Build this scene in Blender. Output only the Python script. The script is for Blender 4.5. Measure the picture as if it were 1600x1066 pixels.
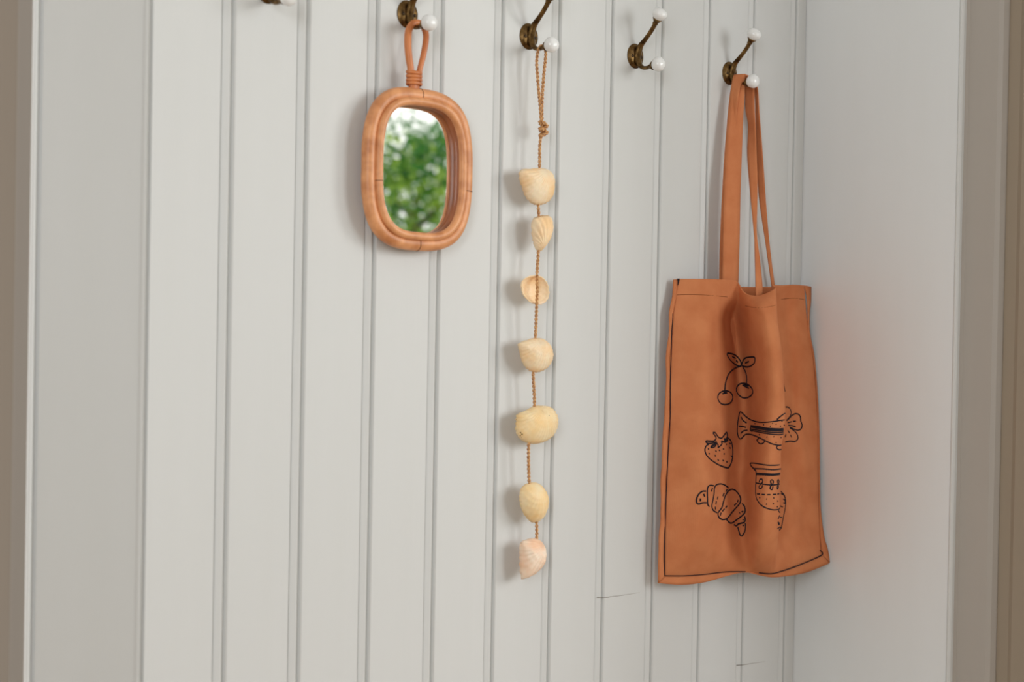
import bpy, bmesh, math, random
from mathutils import Vector, Matrix, noise
from mathutils.bvhtree import BVHTree
from math import sin, cos, pi, radians

random.seed(7)
for o in list(bpy.data.objects):
    bpy.data.objects.remove(o, do_unlink=True)
scene = bpy.context.scene
COL = scene.collection

# ------------------------------------------------------------------ camera
# wall plane is y = 0, the room is at y < 0, x runs right along the wall
TH, RO, PT, FPX = 0.68019565, 0.0176682, -0.01127795, 2222.0
CAMP = Vector((0, -1.4, 1.25))
FW = Vector((sin(TH) * cos(PT), cos(TH) * cos(PT), sin(PT)))
_r = Vector((cos(TH), -sin(TH), 0)); _u = _r.cross(FW)
RT = _r * cos(RO) + _u * sin(RO); UP = -_r * sin(RO) + _u * cos(RO)
cd = bpy.data.cameras.new('camera'); cam = bpy.data.objects.new('camera', cd); COL.objects.link(cam)
cam.matrix_world = Matrix(((RT.x, UP.x, -FW.x, CAMP.x), (RT.y, UP.y, -FW.y, CAMP.y), (RT.z, UP.z, -FW.z, CAMP.z), (0, 0, 0, 1)))
cd.sensor_width = 36.0; cd.lens = 36.0 * FPX / 1600.0
cd.clip_start = 0.05; cd.clip_end = 200
cd.dof.use_dof = True; cd.dof.focus_distance = 1.92; cd.dof.aperture_fstop = 4.0
scene.camera = cam

# ------------------------------------------------------------------ sky, lights, exposure
w = bpy.data.worlds.new('overcast_sky'); scene.world = w; w.use_nodes = True
nt = w.node_tree; bg = nt.nodes['Background']
bg.inputs['Color'].default_value = (1.0, 0.985, 0.955, 1); bg.inputs['Strength'].default_value = 1.6

def area(name, loc, target, sx, sy, power, col):
    l = bpy.data.lights.new(name, 'AREA'); l.shape = 'RECTANGLE'; l.size = sx; l.size_y = sy
    l.energy = power; l.color = col
    o = bpy.data.objects.new(name, l); COL.objects.link(o); o.location = loc
    o.rotation_euler = (Vector(target) - Vector(loc)).to_track_quat('-Z', 'Y').to_euler()
    return o
area('window_daylight', (3.6, -2.6, 1.95), (1.1, 0, 1.3), 0.9, 1.3, 33, (0.98, 0.98, 0.97))
area('added_fill_light', (2.05, -2.4, 1.65), (1.6, 0, 1.15), 0.75, 1.2, 17, (0.94, 0.975, 1.0))  # added fill lamp in mid-room to even out the wall; no window there

area('added_left_light', (-0.9, -1.9, 1.7), (1.6, -0.1, 1.2), 0.6, 1.1, 20, (0.90, 0.95, 0.99))  # added lamp from the left, brightening the side wall and bag

scene.view_settings.view_transform = 'Standard'
scene.view_settings.look = 'None'
scene.view_settings.gamma = 1
scene.view_settings.exposure = 0.0
scene.view_settings.use_curve_mapping = False

# ------------------------------------------------------------------ helpers
def ray(px, py):
    return (FW * FPX + RT * (px - 800) + UP * (533 - py)).normalized()

def on(px, py, d):
    """point at distance d in front of the panelled wall"""
    v = ray(px, py); t = (-d - CAMP.y) / v.y
    return CAMP + v * t

def lin(r, g, b):
    f = lambda c: (c / 255 / 12.92) if c / 255 <= 0.04045 else ((c / 255 + 0.055) / 1.055) ** 2.4
    return (f(r), f(g), f(b), 1)

def obj(name, me, mat=None, parent=None, smooth=True, kind=None):
    if isinstance(me, bmesh.types.BMesh):
        m = bpy.data.meshes.new(name); me.to_mesh(m); me.free(); me = m
    if mat is not None and not me.materials:
        me.materials.append(mat)
    if smooth:
        for p in me.polygons: p.use_smooth = True
    o = bpy.data.objects.new(name, me); COL.objects.link(o)
    if parent: o.parent = parent
    if kind: o['kind'] = kind
    return o

def thing(name, label, cat, loc=(0, 0, 0), group=None):
    o = bpy.data.objects.new(name, None); COL.objects.link(o); o.location = loc
    o.empty_display_size = 0.02
    o['label'] = label; o['category'] = cat
    if group: o['group'] = group
    return o

def mesh(name, verts, faces):
    m = bpy.data.meshes.new(name); m.from_pydata([tuple(v) for v in verts], [], faces); m.update()
    return m

def recalc(me):
    bm = bmesh.new(); bm.from_mesh(me); bmesh.ops.recalc_face_normals(bm, faces=bm.faces); bm.to_mesh(me); bm.free()
    return me

def catmull(P, n, closed=False):
    out = []; N = len(P)
    segs = N if closed else N - 1
    for i in range(segs):
        g = (lambda k: P[k % N]) if closed else (lambda k: P[max(0, min(N - 1, k))])
        a, b, c, d = g(i - 1), g(i), g(i + 1), g(i + 2)
        for j in range(n):
            t = j / n
            out.append(0.5 * ((2 * b) + (c - a) * t + (2 * a - 5 * b + 4 * c - d) * t * t + (3 * b - a - 3 * c + d) * t ** 3))
    if not closed: out.append(P[-1].copy())
    return out

def tube_data(P, rad, k=10, closed=False, caps=True, sq=(1, 1), up=None, twist=None):
    """verts, faces of a tube along P; rad scalar or list"""
    N = len(P); V = []; Fc = []
    rr = rad if isinstance(rad, (list, tuple)) else [rad] * N
    prev = None
    for i in range(N):
        if closed: t = P[(i + 1) % N] - P[i - 1]
        else: t = P[min(i + 1, N - 1)] - P[max(i - 1, 0)]
        if t.length < 1e-9: t = Vector((0, 0, 1))
        t.normalize()
        if up is not None: a = t.cross(up)
        elif prev is None:
            a = t.cross(Vector((0, 1, 0)))
            if a.length < 0.2: a = t.cross(Vector((1, 0, 0)))
        else: a = prev - t * prev.dot(t)
        a.normalize(); b = t.cross(a); prev = a
        for j in range(k):
            an = 2 * pi * j / k
            V.append(P[i] + a * (cos(an) * rr[i] * sq[0]) + b * (sin(an) * rr[i] * sq[1]))
    M = N if closed else N - 1
    for i in range(M):
        for j in range(k):
            Fc.append((i * k + j, i * k + (j + 1) % k, ((i + 1) % N) * k + (j + 1) % k, ((i + 1) % N) * k + j))
    if caps and not closed:
        Fc.append(tuple(range(k))[::-1]); Fc.append(tuple((N - 1) * k + j for j in range(k)))
    return V, Fc

class MB:
    def __init__(s): s.v = []; s.f = []
    def add(s, V, Fc):
        o = len(s.v); s.v += list(V); s.f += [tuple(o + i for i in f) for f in Fc]
    def tube(s, *a, **k): s.add(*tube_data(*a, **k)); return s
    def box(s, x0, x1, y0, y1, z0, z1):
        V = [Vector((x, y, z)) for x in (x0, x1) for y in (y0, y1) for z in (z0, z1)]
        s.add(V, [(0, 1, 3, 2), (4, 6, 7, 5), (0, 4, 5, 1), (2, 3, 7, 6), (0, 2, 6, 4), (1, 5, 7, 3)]); return s
    def lathe(s, c, axis, prof, k=24, sx=1.0, up=Vector((0, 0, 1))):
        """prof: list of (radius, height) along axis"""
        ax = axis.normalized(); a = ax.cross(up)
        if a.length < 0.1: a = ax.cross(Vector((1, 0, 0)))
        a.normalize(); b = ax.cross(a)
        V = []; Fc = []
        for r_, h in prof:
            for j in range(k):
                an = 2 * pi * j / k
                V.append(c + ax * h + a * (cos(an) * r_ * sx) + b * (sin(an) * r_))
        for i in range(len(prof) - 1):
            for j in range(k):
                Fc.append((i * k + j, i * k + (j + 1) % k, (i + 1) * k + (j + 1) % k, (i + 1) * k + j))
        Fc.append(tuple(range(k))[::-1]); Fc.append(tuple((len(prof) - 1) * k + j for j in range(k)))
        s.add(V, Fc); return s
    def build(s, name, mat, parent=None, smooth=True, kind=None):
        return obj(name, recalc(mesh(name, s.v, s.f)), mat, parent, smooth, kind)

# ------------------------------------------------------------------ materials
def mat_new(name, col, rough=0.5, metal=0.0, spec=0.5):
    m = bpy.data.materials.new(name); m.use_nodes = True
    b = m.node_tree.nodes['Principled BSDF']
    b.inputs['Base Color'].default_value = col; b.inputs['Roughness'].default_value = rough
    b.inputs['Metallic'].default_value = metal; b.inputs['Specular IOR Level'].default_value = spec
    return m, m.node_tree, b

def add_noise(nt, b, scale, c1, c2, stretch=(1, 1, 1), bump=0.0, bdist=0.001, detail=4, lo=0.35, hi=0.65, bscale=None):
    tc = nt.nodes.new('ShaderNodeTexCoord'); mp = nt.nodes.new('ShaderNodeMapping')
    mp.inputs['Scale'].default_value = stretch
    nt.links.new(tc.outputs['Object'], mp.inputs['Vector'])
    n = nt.nodes.new('ShaderNodeTexNoise'); n.inputs['Scale'].default_value = scale; n.inputs['Detail'].default_value = detail
    nt.links.new(mp.outputs[0], n.inputs['Vector'])
    r = nt.nodes.new('ShaderNodeValToRGB'); r.color_ramp.elements[0].position = lo; r.color_ramp.elements[1].position = hi
    r.color_ramp.elements[0].color = c1; r.color_ramp.elements[1].color = c2
    nt.links.new(n.outputs['Fac'], r.inputs['Fac']); nt.links.new(r.outputs['Color'], b.inputs['Base Color'])
    if bump:
        n2 = n
        if bscale:
            n2 = nt.nodes.new('ShaderNodeTexNoise'); n2.inputs['Scale'].default_value = bscale; n2.inputs['Detail'].default_value = 3
            nt.links.new(mp.outputs[0], n2.inputs['Vector'])
        bp = nt.nodes.new('ShaderNodeBump'); bp.inputs['Strength'].default_value = bump; bp.inputs['Distance'].default_value = bdist
        nt.links.new(n2.outputs['Fac'], bp.inputs['Height']); nt.links.new(bp.outputs[0], b.inputs['Normal'])
    return n, r, mp

def paint(name, c, var=0.985, rough=0.5):
    m, nt_, b = mat_new(name, c, rough, 0, 0.35)
    c2 = (c[0] * var, c[1] * var, c[2] * var * 0.995, 1)
    add_noise(nt_, b, 9, c2, c, (3.0, 3.0, 0.35), 0.25, 0.0004, 5, 0.3, 0.7, bscale=60)
    return m
M = {}
M['white_paint'] = paint('white_painted_wood', (0.695, 0.70, 0.69, 1))
M['lightened_side_paint'] = paint('white_panel_lightened', (0.84, 0.86, 0.87, 1))  # white lightened in colour to stand in for light the side wall lacks
M['shaded_casing_paint'] = paint('off_white_casing_shaded', (0.45, 0.41, 0.37, 1))  # off-white darkened to taupe: the casing's shade is in its colour
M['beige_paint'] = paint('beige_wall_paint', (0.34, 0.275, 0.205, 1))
M['shaded_board_paint'] = paint('white_board_shaded', (0.60, 0.60, 0.585, 1))  # white darkened so the board stays shaded despite the left lamp
M['shaded_beige_paint'] = paint('beige_wall_shaded', (0.15, 0.105, 0.06, 1))  # beige copy darkened: shade in the colour, against the left lamp
M['shaded_left_casing'] = paint('left_casing_shaded', (0.26, 0.225, 0.19, 1))  # casing copy darkened further, shade painted in for the left side
M['room_paint'] = paint('room_wall_paint', (0.62, 0.60, 0.56, 1))
M['floor_wood'] = mat_new('oak_floor', (0.42, 0.30, 0.19, 1), 0.45)[0]
add_noise(M['floor_wood'].node_tree, M['floor_wood'].node_tree.nodes['Principled BSDF'], 4, (0.3, 0.2, 0.12, 1), (0.45, 0.32, 0.2, 1), (0.3, 3, 1), 0.2)
M['crack'] = mat_new('dark_gap', (0.20, 0.17, 0.13, 1), 0.9)[0]
m, n_, b = mat_new('aged_brass', (0.2, 0.12, 0.04, 1), 0.36, 0.9)
add_noise(n_, b, 140, (0.05, 0.026, 0.009, 1), (0.26, 0.15, 0.05, 1), (1, 1, 1), 0.15, 0.0005, 3, 0.3, 0.72); M['brass'] = m
m, n_, b = mat_new('porcelain', (0.86, 0.86, 0.85, 1), 0.14); b.inputs['Coat Weight'].default_value = 0.4; M['porcelain'] = m
m, n_, b = mat_new('screw_metal', (0.05, 0.03, 0.015, 1), 0.4, 0.8); M['screw'] = m
m, n_, b = mat_new('rattan_cane', (0.6, 0.3, 0.14, 1), 0.42)
add_noise(n_, b, 55, lin(196, 126, 78), lin(232, 164, 112), (1, 1, 1), 0.25, 0.0006, 4, 0.3, 0.62, bscale=160); M['rattan'] = m
m, n_, b = mat_new('rattan_cane_handle', (0.5, 0.2, 0.08, 1), 0.4)
add_noise(n_, b, 70, lin(178, 96, 48), lin(212, 130, 76), (1, 1, 0.4), 0.2, 0.0005, 4, 0.3, 0.62, bscale=160); M['rattan_dark'] = m
m, n_, b = mat_new('rattan_cane_brown', (0.5, 0.2, 0.08, 1), 0.4)
add_noise(n_, b, 70, lin(140, 76, 38), lin(172, 100, 56), (1, 1, 0.4), 0.2, 0.0005, 4, 0.3, 0.62, bscale=160); M['rattan_brown'] = m
m, n_, b = mat_new('cane_joint', lin(105, 55, 28), 0.7); M['joint'] = m
m, n_, b = mat_new('mirror_silver', (0.97, 0.98, 0.97, 1), 0.0, 1.0); M['mirror'] = m
m, n_, b = mat_new('jute', (0.4, 0.22, 0.1, 1), 0.85)
add_noise(n_, b, 320, lin(176, 118, 68), lin(232, 184, 128), (1, 1, 1), 0.5, 0.0006, 3); M['jute'] = m
def shell_mat(name, c1, c2):
    m, n_, b = mat_new(name, c1, 0.5, 0, 0.35)
    add_noise(n_, b, 45, c1, c2, (1, 1, 1), 0.3, 0.0004, 5, 0.35, 0.68, bscale=260)
    b.inputs['Subsurface Weight'].default_value = 0.12; b.inputs['Subsurface Radius'].default_value = (0.004, 0.002, 0.001)
    b.inputs['Subsurface Scale'].default_value = 1.0
    return m
M['shell'] = shell_mat('peach_shell', lin(253, 212, 162), lin(255, 232, 200))
M['shell_pink'] = shell_mat('pink_shell', lin(252, 206, 172), lin(255, 234, 214))
M['shell_yellow'] = shell_mat('straw_shell', lin(252, 212, 152), lin(255, 232, 192))
m, n_, b = mat_new('shell_speck', lin(90, 60, 30), 0.8); M['speck'] = m
m, n_, b = mat_new('rust_canvas', (0.5, 0.2, 0.08, 1), 0.88, 0, 0.15)
n1, r1, mp1 = add_noise(n_, b, 30, lin(202, 123, 80), lin(212, 135, 90), (1, 1, 1), 0, 0, 5, 0.35, 0.65)
b.inputs['Sheen Weight'].default_value = 0.06; b.inputs['Sheen Roughness'].default_value = 0.5
b.inputs['Sheen Tint'].default_value = lin(225, 150, 110)
w1 = n_.nodes.new('ShaderNodeTexWave'); w1.wave_type = 'BANDS'; w1.bands_direction = 'Z'; w1.inputs['Scale'].default_value = 330; w1.inputs['Distortion'].default_value = 1.2
w2 = n_.nodes.new('ShaderNodeTexWave'); w2.wave_type = 'BANDS'; w2.bands_direction = 'X'; w2.inputs['Scale'].default_value = 330; w2.inputs['Distortion'].default_value = 1.2
n_.links.new(mp1.outputs[0], w1.inputs['Vector']); n_.links.new(mp1.outputs[0], w2.inputs['Vector'])
mx = n_.nodes.new('ShaderNodeMath'); mx.operation = 'ADD'; n_.links.new(w1.outputs['Fac'], mx.inputs[0]); n_.links.new(w2.outputs['Fac'], mx.inputs[1])
bp = n_.nodes.new('ShaderNodeBump'); bp.inputs['Strength'].default_value = 0.25; bp.inputs['Distance'].default_value = 0.0004
n_.links.new(mx.outputs[0], bp.inputs['Height']); n_.links.new(bp.outputs[0], b.inputs['Normal']); M['canvas'] = m
m, n_, b = mat_new('black_thread', (0.012, 0.009, 0.016, 1), 0.75, 0, 0.3); M['thread'] = m
m, n_, b = mat_new('rust_thread', lin(120, 62, 34), 0.85, 0, 0.2); M['hem_thread'] = m
def leaf_mat(name, c):
    m, n_, b = mat_new(name, c, 0.55)
    tr = n_.nodes.new('ShaderNodeBsdfTranslucent'); tr.inputs['Color'].default_value = (min(1, c[0] * 1.5), min(1, c[1] * 1.35), c[2], 1)
    ms = n_.nodes.new('ShaderNodeMixShader'); ms.inputs[0].default_value = 0.5
    n_.links.new(b.outputs[0], ms.inputs[1]); n_.links.new(tr.outputs[0], ms.inputs[2])
    n_.links.new(ms.outputs[0], n_.nodes['Material Output'].inputs['Surface']); return m
M['leaf'] = leaf_mat('green_leaf', (0.045, 0.17, 0.035, 1))
M['leaf_lime'] = leaf_mat('lime_leaf', (0.30, 0.46, 0.08, 1))
M['bark'] = mat_new('bark', (0.12, 0.08, 0.05, 1), 0.9)[0]
M['lawn'] = mat_new('lawn_grass', (0.12, 0.25, 0.05, 1), 0.9)[0]
add_noise(M['lawn'].node_tree, M['lawn'].node_tree.nodes['Principled BSDF'], 3, (0.08, 0.18, 0.03, 1), (0.18, 0.32, 0.08, 1))

# ------------------------------------------------------------------ the setting
S, X0 = 0.0936256, 0.72154
XC = 1.6931           # the corner with the side wall
XL = 0.6372           # the left end of the panelling
ZB, ZT = 0.0, 2.6

def extrude_profile(P, closed=True, z0=ZB, z1=ZT):
    n = len(P); V = [Vector((x, y, z0)) for x, y in P] + [Vector((x, y, z1)) for x, y in P]
    Fc = [(i, (i + 1) % n, n + (i + 1) % n, n + i) for i in range(n if closed else n - 1)]
    if closed: Fc += [tuple(range(n))[::-1], tuple(range(n, 2 * n))]
    return V, Fc

wall_back = bpy.data.objects.new('wall_back', None); COL.objects.link(wall_back); wall_back['kind'] = 'structure'
def plank_profile(x0, x1, bead=True):
    T = 0.018
    if bead:
        front = [(x0, T), (x0, 0.0050), (x0 + 0.0012, 0.0046), (x0 + 0.0020, 0.0030), (x0 + 0.004, 0.0019), (x0 + 0.0075, 0.0006), (x0 + 0.0095, 0.0),
                 (x0 + 0.0106, 0.0004), (x0 + 0.0114, 0.0020), (x0 + 0.0118, 0.0050), (x0 + 0.0148, 0.0050), (x0 + 0.0156, 0.0018), (x0 + 0.0170, 0.0002), (x0 + 0.019, 0)]
    else:
        front = [(x0, T), (x0, 0.0008), (x0 + 0.0008, 0)]
    return front + [(x1 - 0.0007, 0), (x1 - 0.0002, 0.0008), (x1 - 0.0002, T)]
def make_plank(w_, bead=True):
    mb = MB(); V, Fc = extrude_profile(plank_profile(0, w_, bead)); mb.add(V, Fc)
    return recalc(mesh('plank', mb.v, mb.f))
full = make_plank(S)
o = obj('plank', make_plank(X0 - XL - 0.0045, False), M['white_paint'], wall_back, False); o.location = (XL + 0.0045, 0, 0)
n = 0; x = X0
while x < XC - 0.001:
    if x + S <= XC: me_ = full
    else: me_ = make_plank(XC - x, True)
    o = obj('plank', me_, M['white_paint'], wall_back, False); o.location = (x, 0, 0)
    x += S; n += 1
mb = MB(); mb.box(XL - 0.0, XC + 0.0, 0.0182, 0.06, ZB, ZT); mb.build('backing_board', M['white_paint'], wall_back, False)
# hairline cracks in the paint of two planks
for pts in ([(933, 934), (943, 934.3), (955, 932.5), (970, 930.6), (985, 928.3), (1000, 926)], [(1151, 1040), (1162, 1039), (1178, 1036.5), (1196, 1034)]):
    P = [on(a, b, 0.0) + Vector((0, 0.00005, 0)) for a, b in pts]
    MB().tube(catmull(P, 4), [0.0006 * (1 - 0.75 * i / (len(P) * 4 - 4)) for i in range((len(P) - 1) * 4 + 1)], 5, sq=(1, 0.5)).build('crack', M['crack'], wall_back)

# side wall on the right: lightened panel, bead on its front edge, casing with painted shade, beige wall beyond
mb = MB(); mb.box(XC + 0.0006, XC + 0.03, -0.2655, 0.03, ZB, ZT)
o = mb.build('wall_right', M['lightened_side_paint'], None, False, 'structure')
P = [(XC + 0.03, -0.2655)] + [(XC + 0.0035 - 0.0045 * sin(a), -0.2695 - 0.004 * (-cos(a)) * -1) for a in [pi * k / 10 for k in range(0, 11)]]
P = [(XC + 0.03, -0.266), (XC + 0.0006, -0.266), (XC - 0.0012, -0.267), (XC - 0.002, -0.2692), (XC - 0.0012, -0.2714), (XC + 0.001, -0.2728), (XC + 0.005, -0.2728), (XC + 0.03, -0.2728)]
V, Fc = extrude_profile(P); mb = MB(); mb.add(V, Fc); mb.build('trim_1', M['white_paint'], None, False, 'structure')
P = [(XC + 0.05, -0.2728), (XC + 0.006, -0.2728), (XC + 0.010, -0.276), (XC + 0.013, -0.318), (XC + 0.016, -0.324), (XC + 0.022, -0.328), (XC + 0.05, -0.328)]
V, Fc = extrude_profile(P); mb = MB(); mb.add(V, Fc); mb.build('trim_2', M['shaded_casing_paint'], None, False, 'structure')
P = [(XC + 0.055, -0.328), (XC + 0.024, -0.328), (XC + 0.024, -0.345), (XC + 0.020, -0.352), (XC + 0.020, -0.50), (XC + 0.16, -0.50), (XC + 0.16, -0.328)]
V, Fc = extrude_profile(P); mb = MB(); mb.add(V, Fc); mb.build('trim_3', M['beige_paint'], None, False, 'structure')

# left of the panelling: a beaded corner, a plain splayed board, another bead, then casing and beige return; board, casing and return carry painted shade
def plan_hit(px, P0, dr):
    v = ray(px, 533); a = v.x / v.y     # x = CAMP.x + a*(y-CAMP.y)
    # P0 + t*dr on that line
    t = (CAMP.x + a * (P0[1] - CAMP.y) - P0[0]) / (dr[0] - a * dr[1])
    return (P0[0] + dr[0] * t, P0[1] + dr[1] * t)
dr = (-cos(radians(24)), sin(radians(24)))
A0 = (XL - 0.006, 0.0006)
A1 = plan_hit(61, A0, dr)
P = [(XL + 0.0045, 0.03), (XL + 0.0045, 0.0030), (XL + 0.0010, 0.0030), (XL + 0.0006, 0.0010), (XL - 0.0004, -0.0010), (XL - 0.0022, -0.0020), (XL - 0.004, -0.0016), A0, A1,
     (A1[0] + 0.03, A1[1] + 0.03), (XL, 0.10)]
V, Fc = extrude_profile(P); mb = MB(); mb.add(V, Fc); mb.build('trim_4', M['shaded_board_paint'], None, False, 'structure')
dl = Vector((-cos(radians(62)), sin(radians(62)), 0)); nl = Vector((-dl.y, dl.x, 0)) * -1
nl = Vector((-sin(radians(62)), -cos(radians(62)), 0))
B0 = Vector((A1[0], A1[1], 0))
def bl(t, h): q = B0 + dl * t + nl * h; return (q.x, q.y)
dd = Vector((dr[0], dr[1], 0)); nn = Vector((-dd.y, dd.x, 0)); nn = nn if nn.y < 0 else -nn
def bd(t, h): q = B0 + dd * t + nn * h; return (q.x, q.y)
A2 = plan_hit(44, bd(0, 0.0), dr)
wv = (Vector((A2[0], A2[1], 0)) - B0).length
P = [bd(0.0, -0.02), bd(0.0, -0.004), bd(wv * 0.4, -0.004), bd(wv * 0.42, -0.001), bd(wv * 0.5, 0.0012), bd(wv * 0.68, 0.0022), bd(wv * 0.88, 0.0012), bd(wv, -0.002), bd(wv, -0.02)]
V, Fc = extrude_profile(P); mb = MB(); mb.add(V, Fc); mb.build('trim_5', M['white_paint'], None, False, 'structure')
d75 = (-cos(radians(66)), sin(radians(66)))
C0 = bd(wv, -0.003); C1 = plan_hit(21, C0, d75)
P = [C0, C1, (C1[0] + 0.03, C1[1] + 0.02), (C0[0] + 0.03, C0[1] + 0.03)]
V, Fc = extrude_profile(P); mb = MB(); mb.add(V, Fc); mb.build('trim_6', M['shaded_left_casing'], None, False, 'structure')
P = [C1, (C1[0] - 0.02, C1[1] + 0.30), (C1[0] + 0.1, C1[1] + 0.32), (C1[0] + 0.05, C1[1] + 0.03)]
V, Fc = extrude_profile(P); mb = MB(); mb.add(V, Fc); mb.build('wall_left', M['shaded_beige_paint'], None, False, 'structure')

# the rest of the room: floor, ceiling, opposite wall with the window the hand mirror reflects
mb = MB(); mb.box(-3.0, 5.6, -3.3, 0.5, -0.1, 0.0); mb.build('floor', M['floor_wood'], None, False, 'structure')
mb = MB(); mb.box(-3.0, 5.6, -3.3, 0.5, ZT, ZT + 0.1); mb.build('ceiling', M['room_paint'], None, False, 'structure')
mb = MB(); mb.box(-3.0, 2.35, -3.3, -3.2, 0, ZT); mb.box(2.35, 4.9, -3.3, -3.2, 0, 0.5); mb.box(2.35, 4.9, -3.3, -3.2, 2.45, ZT); mb.box(4.9, 5.6, -3.3, -3.2, 0, ZT)
mb.build('wall_front', M['room_paint'], None, False, 'structure')
mb = MB(); mb.box(-2.6, -2.5, -3.2, 0.5, 0, ZT); mb.build('wall_far_left', M['room_paint'], None, False, 'structure')
mb = MB(); mb.box(5.5, 5.6, -3.2, -0.5, 0, ZT); mb.build('wall_far_right', M['room_paint'], None, False, 'structure')
mb = MB(); mb.box(XC + 0.16, 5.6, -0.5, -0.4, 0, ZT); mb.build('wall_beyond', M['room_paint'], None, False, 'structure')
mb = MB()
for a in ((2.35, 2.41, 0.5, 2.45), (4.84, 4.9, 0.5, 2.45), (2.41, 4.84, 0.5, 0.56), (2.41, 4.84, 2.39, 2.45), (4.0, 4.06, 0.56, 2.39)):
    mb.box(a[0], a[1], -3.28, -3.22, a[2], a[3])
mb.build('window_1', M['white_paint'], None, False, 'structure')
mb = MB(); mb.box(-25, 40, -45, -3.3, -0.3, -0.15); mb.build('garden_ground', M['lawn'], None, False, 'structure')

# ------------------------------------------------------------------ garden tree seen in the mirror
def leafcloud(name, mat, n, parent, seed, cond):
    rnd = random.Random(seed); V = []; Fc = []
    cl = [(rnd.gauss(0, .5), rnd.gauss(0, .35), rnd.gauss(0, .42), rnd.uniform(.10, .30)) for _ in range(90)]
    k = 0
    while k < n:
        c = rnd.choice(cl)
        p = Vector((rnd.gauss(c[0] * 1.9, c[3]), rnd.gauss(c[1], c[3]), rnd.gauss(c[2] * 1.35, c[3] * 0.8)))
        if not cond(p): continue
        L = rnd.uniform(.05, .085); W = L * .5
        q = Vector((rnd.gauss(0, 1), rnd.gauss(0, 1), rnd.gauss(0, 1))).normalized(); r_ = q.orthogonal().normalized(); u_ = q.cross(r_)
        b0 = len(V)
        V += [p - q * L / 2, p + r_ * W / 2 + u_ * .006, p + q * L / 2, p - r_ * W / 2 + u_ * .006, p]
        Fc += [(b0, b0 + 1, b0 + 4), (b0 + 1, b0 + 2, b0 + 4), (b0 + 2, b0 + 3, b0 + 4), (b0 + 3, b0, b0 + 4)]; k += 1
    return obj(name, mesh(name, V, Fc), mat, parent, False, 'stuff')
TREE = Vector((7.25, -9.0, 2.43))
tree = thing('garden_tree', 'leafy green tree outside, seen only as the blurred reflection in the hand mirror', 'tree', (TREE.x, TREE.y, -0.15))
mb = MB(); mb.tube([Vector((0, 0, 0)), Vector((.02, 0, .8)), Vector((-.03, .02, 1.6)), Vector((0.02, 0, 2.6))], [.07, .055, .04, .015], 8)
for k in range(14):
    a = k * 2.4; z_ = .9 + k * .12
    mb.tube([Vector((0, 0, z_)), Vector((cos(a) * .35, sin(a) * .25, z_ + .22)), Vector((cos(a) * .9, sin(a) * .5, z_ + .4))], [.025, .016, .005], 6)
mb.build('trunk', M['bark'], tree)
dark = leafcloud('foliage', M['leaf'], 7600, tree, 3, lambda p: p.z < 0.62); dark.location = (0, 0, TREE.z + 0.15)
lime = leafcloud('foliage', M['leaf_lime'], 3000, tree, 5, lambda p: p.z < 0.5); lime.location = (0, 0.1, TREE.z + 0.15)
lime['label'] = 'lighter yellow-green foliage'

# ------------------------------------------------------------------ coat hooks
HZ = 1.61703; HX = [0.776329 + 2 * S * k for k in range(5)]
def V3(d, z, x=0.0): return Vector((x, -d, z))
def make_hook(label):
    t = thing('coat_hook', label, 'hook', (0, 0, 0), 'coat hooks in a row on the panelling')
    # oval stepped plate
    mb = MB()
    mb.lathe(Vector((0, 0, 0)), Vector((0, -1, 0)), [(0.0166, -0.0003), (0.0168, 0.0006), (0.0162, 0.0016), (0.0148, 0.0019), (0.0140, 0.0034), (0.0128, 0.0040), (0.002, 0.0046)], 36, 0.88)
    mb.build('backplate', M['brass'], t)
    for sx in (-1, 1):
        sc = MB().lathe(Vector((sx * 0.0082, -0.0038, -0.001)), Vector((0, -1, 0)), [(0.0021, 0), (0.0021, 0.0008), (0.0014, 0.0013), (0.0003, 0.0014)], 12)
        sc.build('screw', M['screw'], t)
    # upper arm with flared cup
    P = catmull([V3(0.003, -0.004), V3(0.0065, 0.004), V3(0.0105, 0.0125), V3(0.0185, 0.0192), V3(0.0275, 0.0268), V3(0.0352, 0.0348), V3(0.0398, 0.0412)], 6)
    N = len(P); rr = [0.0052 - 0.0022 * min(1, i / (N * .55)) for i in range(N)]
    mb = MB().tube(P, rr, 12, sq=(1.15, 0.85))
    ax = V3(0.0075, 0.0102).normalized()
    c = V3(0.0372, 0.0378)
    mb.lathe(c, ax, [(0.0029, -0.002), (0.0036, 0.0), (0.0040, 0.0012), (0.0034, 0.002), (0.0042, 0.0036), (0.0060, 0.0062), (0.0066, 0.0068), (0.0064, 0.0076), (0.004, 0.0078)], 20)
    mb.build('upper_arm', M['brass'], t)
    kc = c + ax * 0.0145
    kp = [(0.0042, -0.0078), (0.0062, -0.0068), (0.0086, -0.0045), (0.0104, -0.001), (0.0106, 0.0015), (0.0094, 0.0045), (0.0066, 0.0066), (0.0030, 0.0076), (0.0006, 0.0078)]
    MB().lathe(kc, ax, kp, 28).build('knob', M['porcelain'], t)
    # lower arm
    P = catmull([V3(0.003, 0.002), V3(0.006, -0.006), V3(0.010, -0.0135), V3(0.0165, -0.0178), V3(0.024, -0.0186), V3(0.031, -0.0178)], 6)
    N = len(P); rr = [0.0052 - 0.0022 * min(1, i / (N * .6)) for i in range(N)]
    mb = MB().tube(P, rr, 12, sq=(1.15, 0.85))
    ax2 = V3(0.0100, 0.0008).normalized(); c2 = V3(0.0290, -0.0180)
    mb.lathe(c2, ax2, [(0.0029, -0.001), (0.0034, 0.001), (0.0040, 0.0026), (0.0058, 0.0054), (0.0062, 0.0060), (0.006, 0.0068), (0.004, 0.007)], 20)
    mb.build('lower_arm', M['brass'], t)
    kc2 = c2 + ax2 * 0.0158
    kp2 = [(r_ * .93, h * 1.12) for r_, h in kp]
    MB().lathe(kc2, ax2, kp2, 28).build('knob', M['porcelain'], t)
    return t
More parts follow.
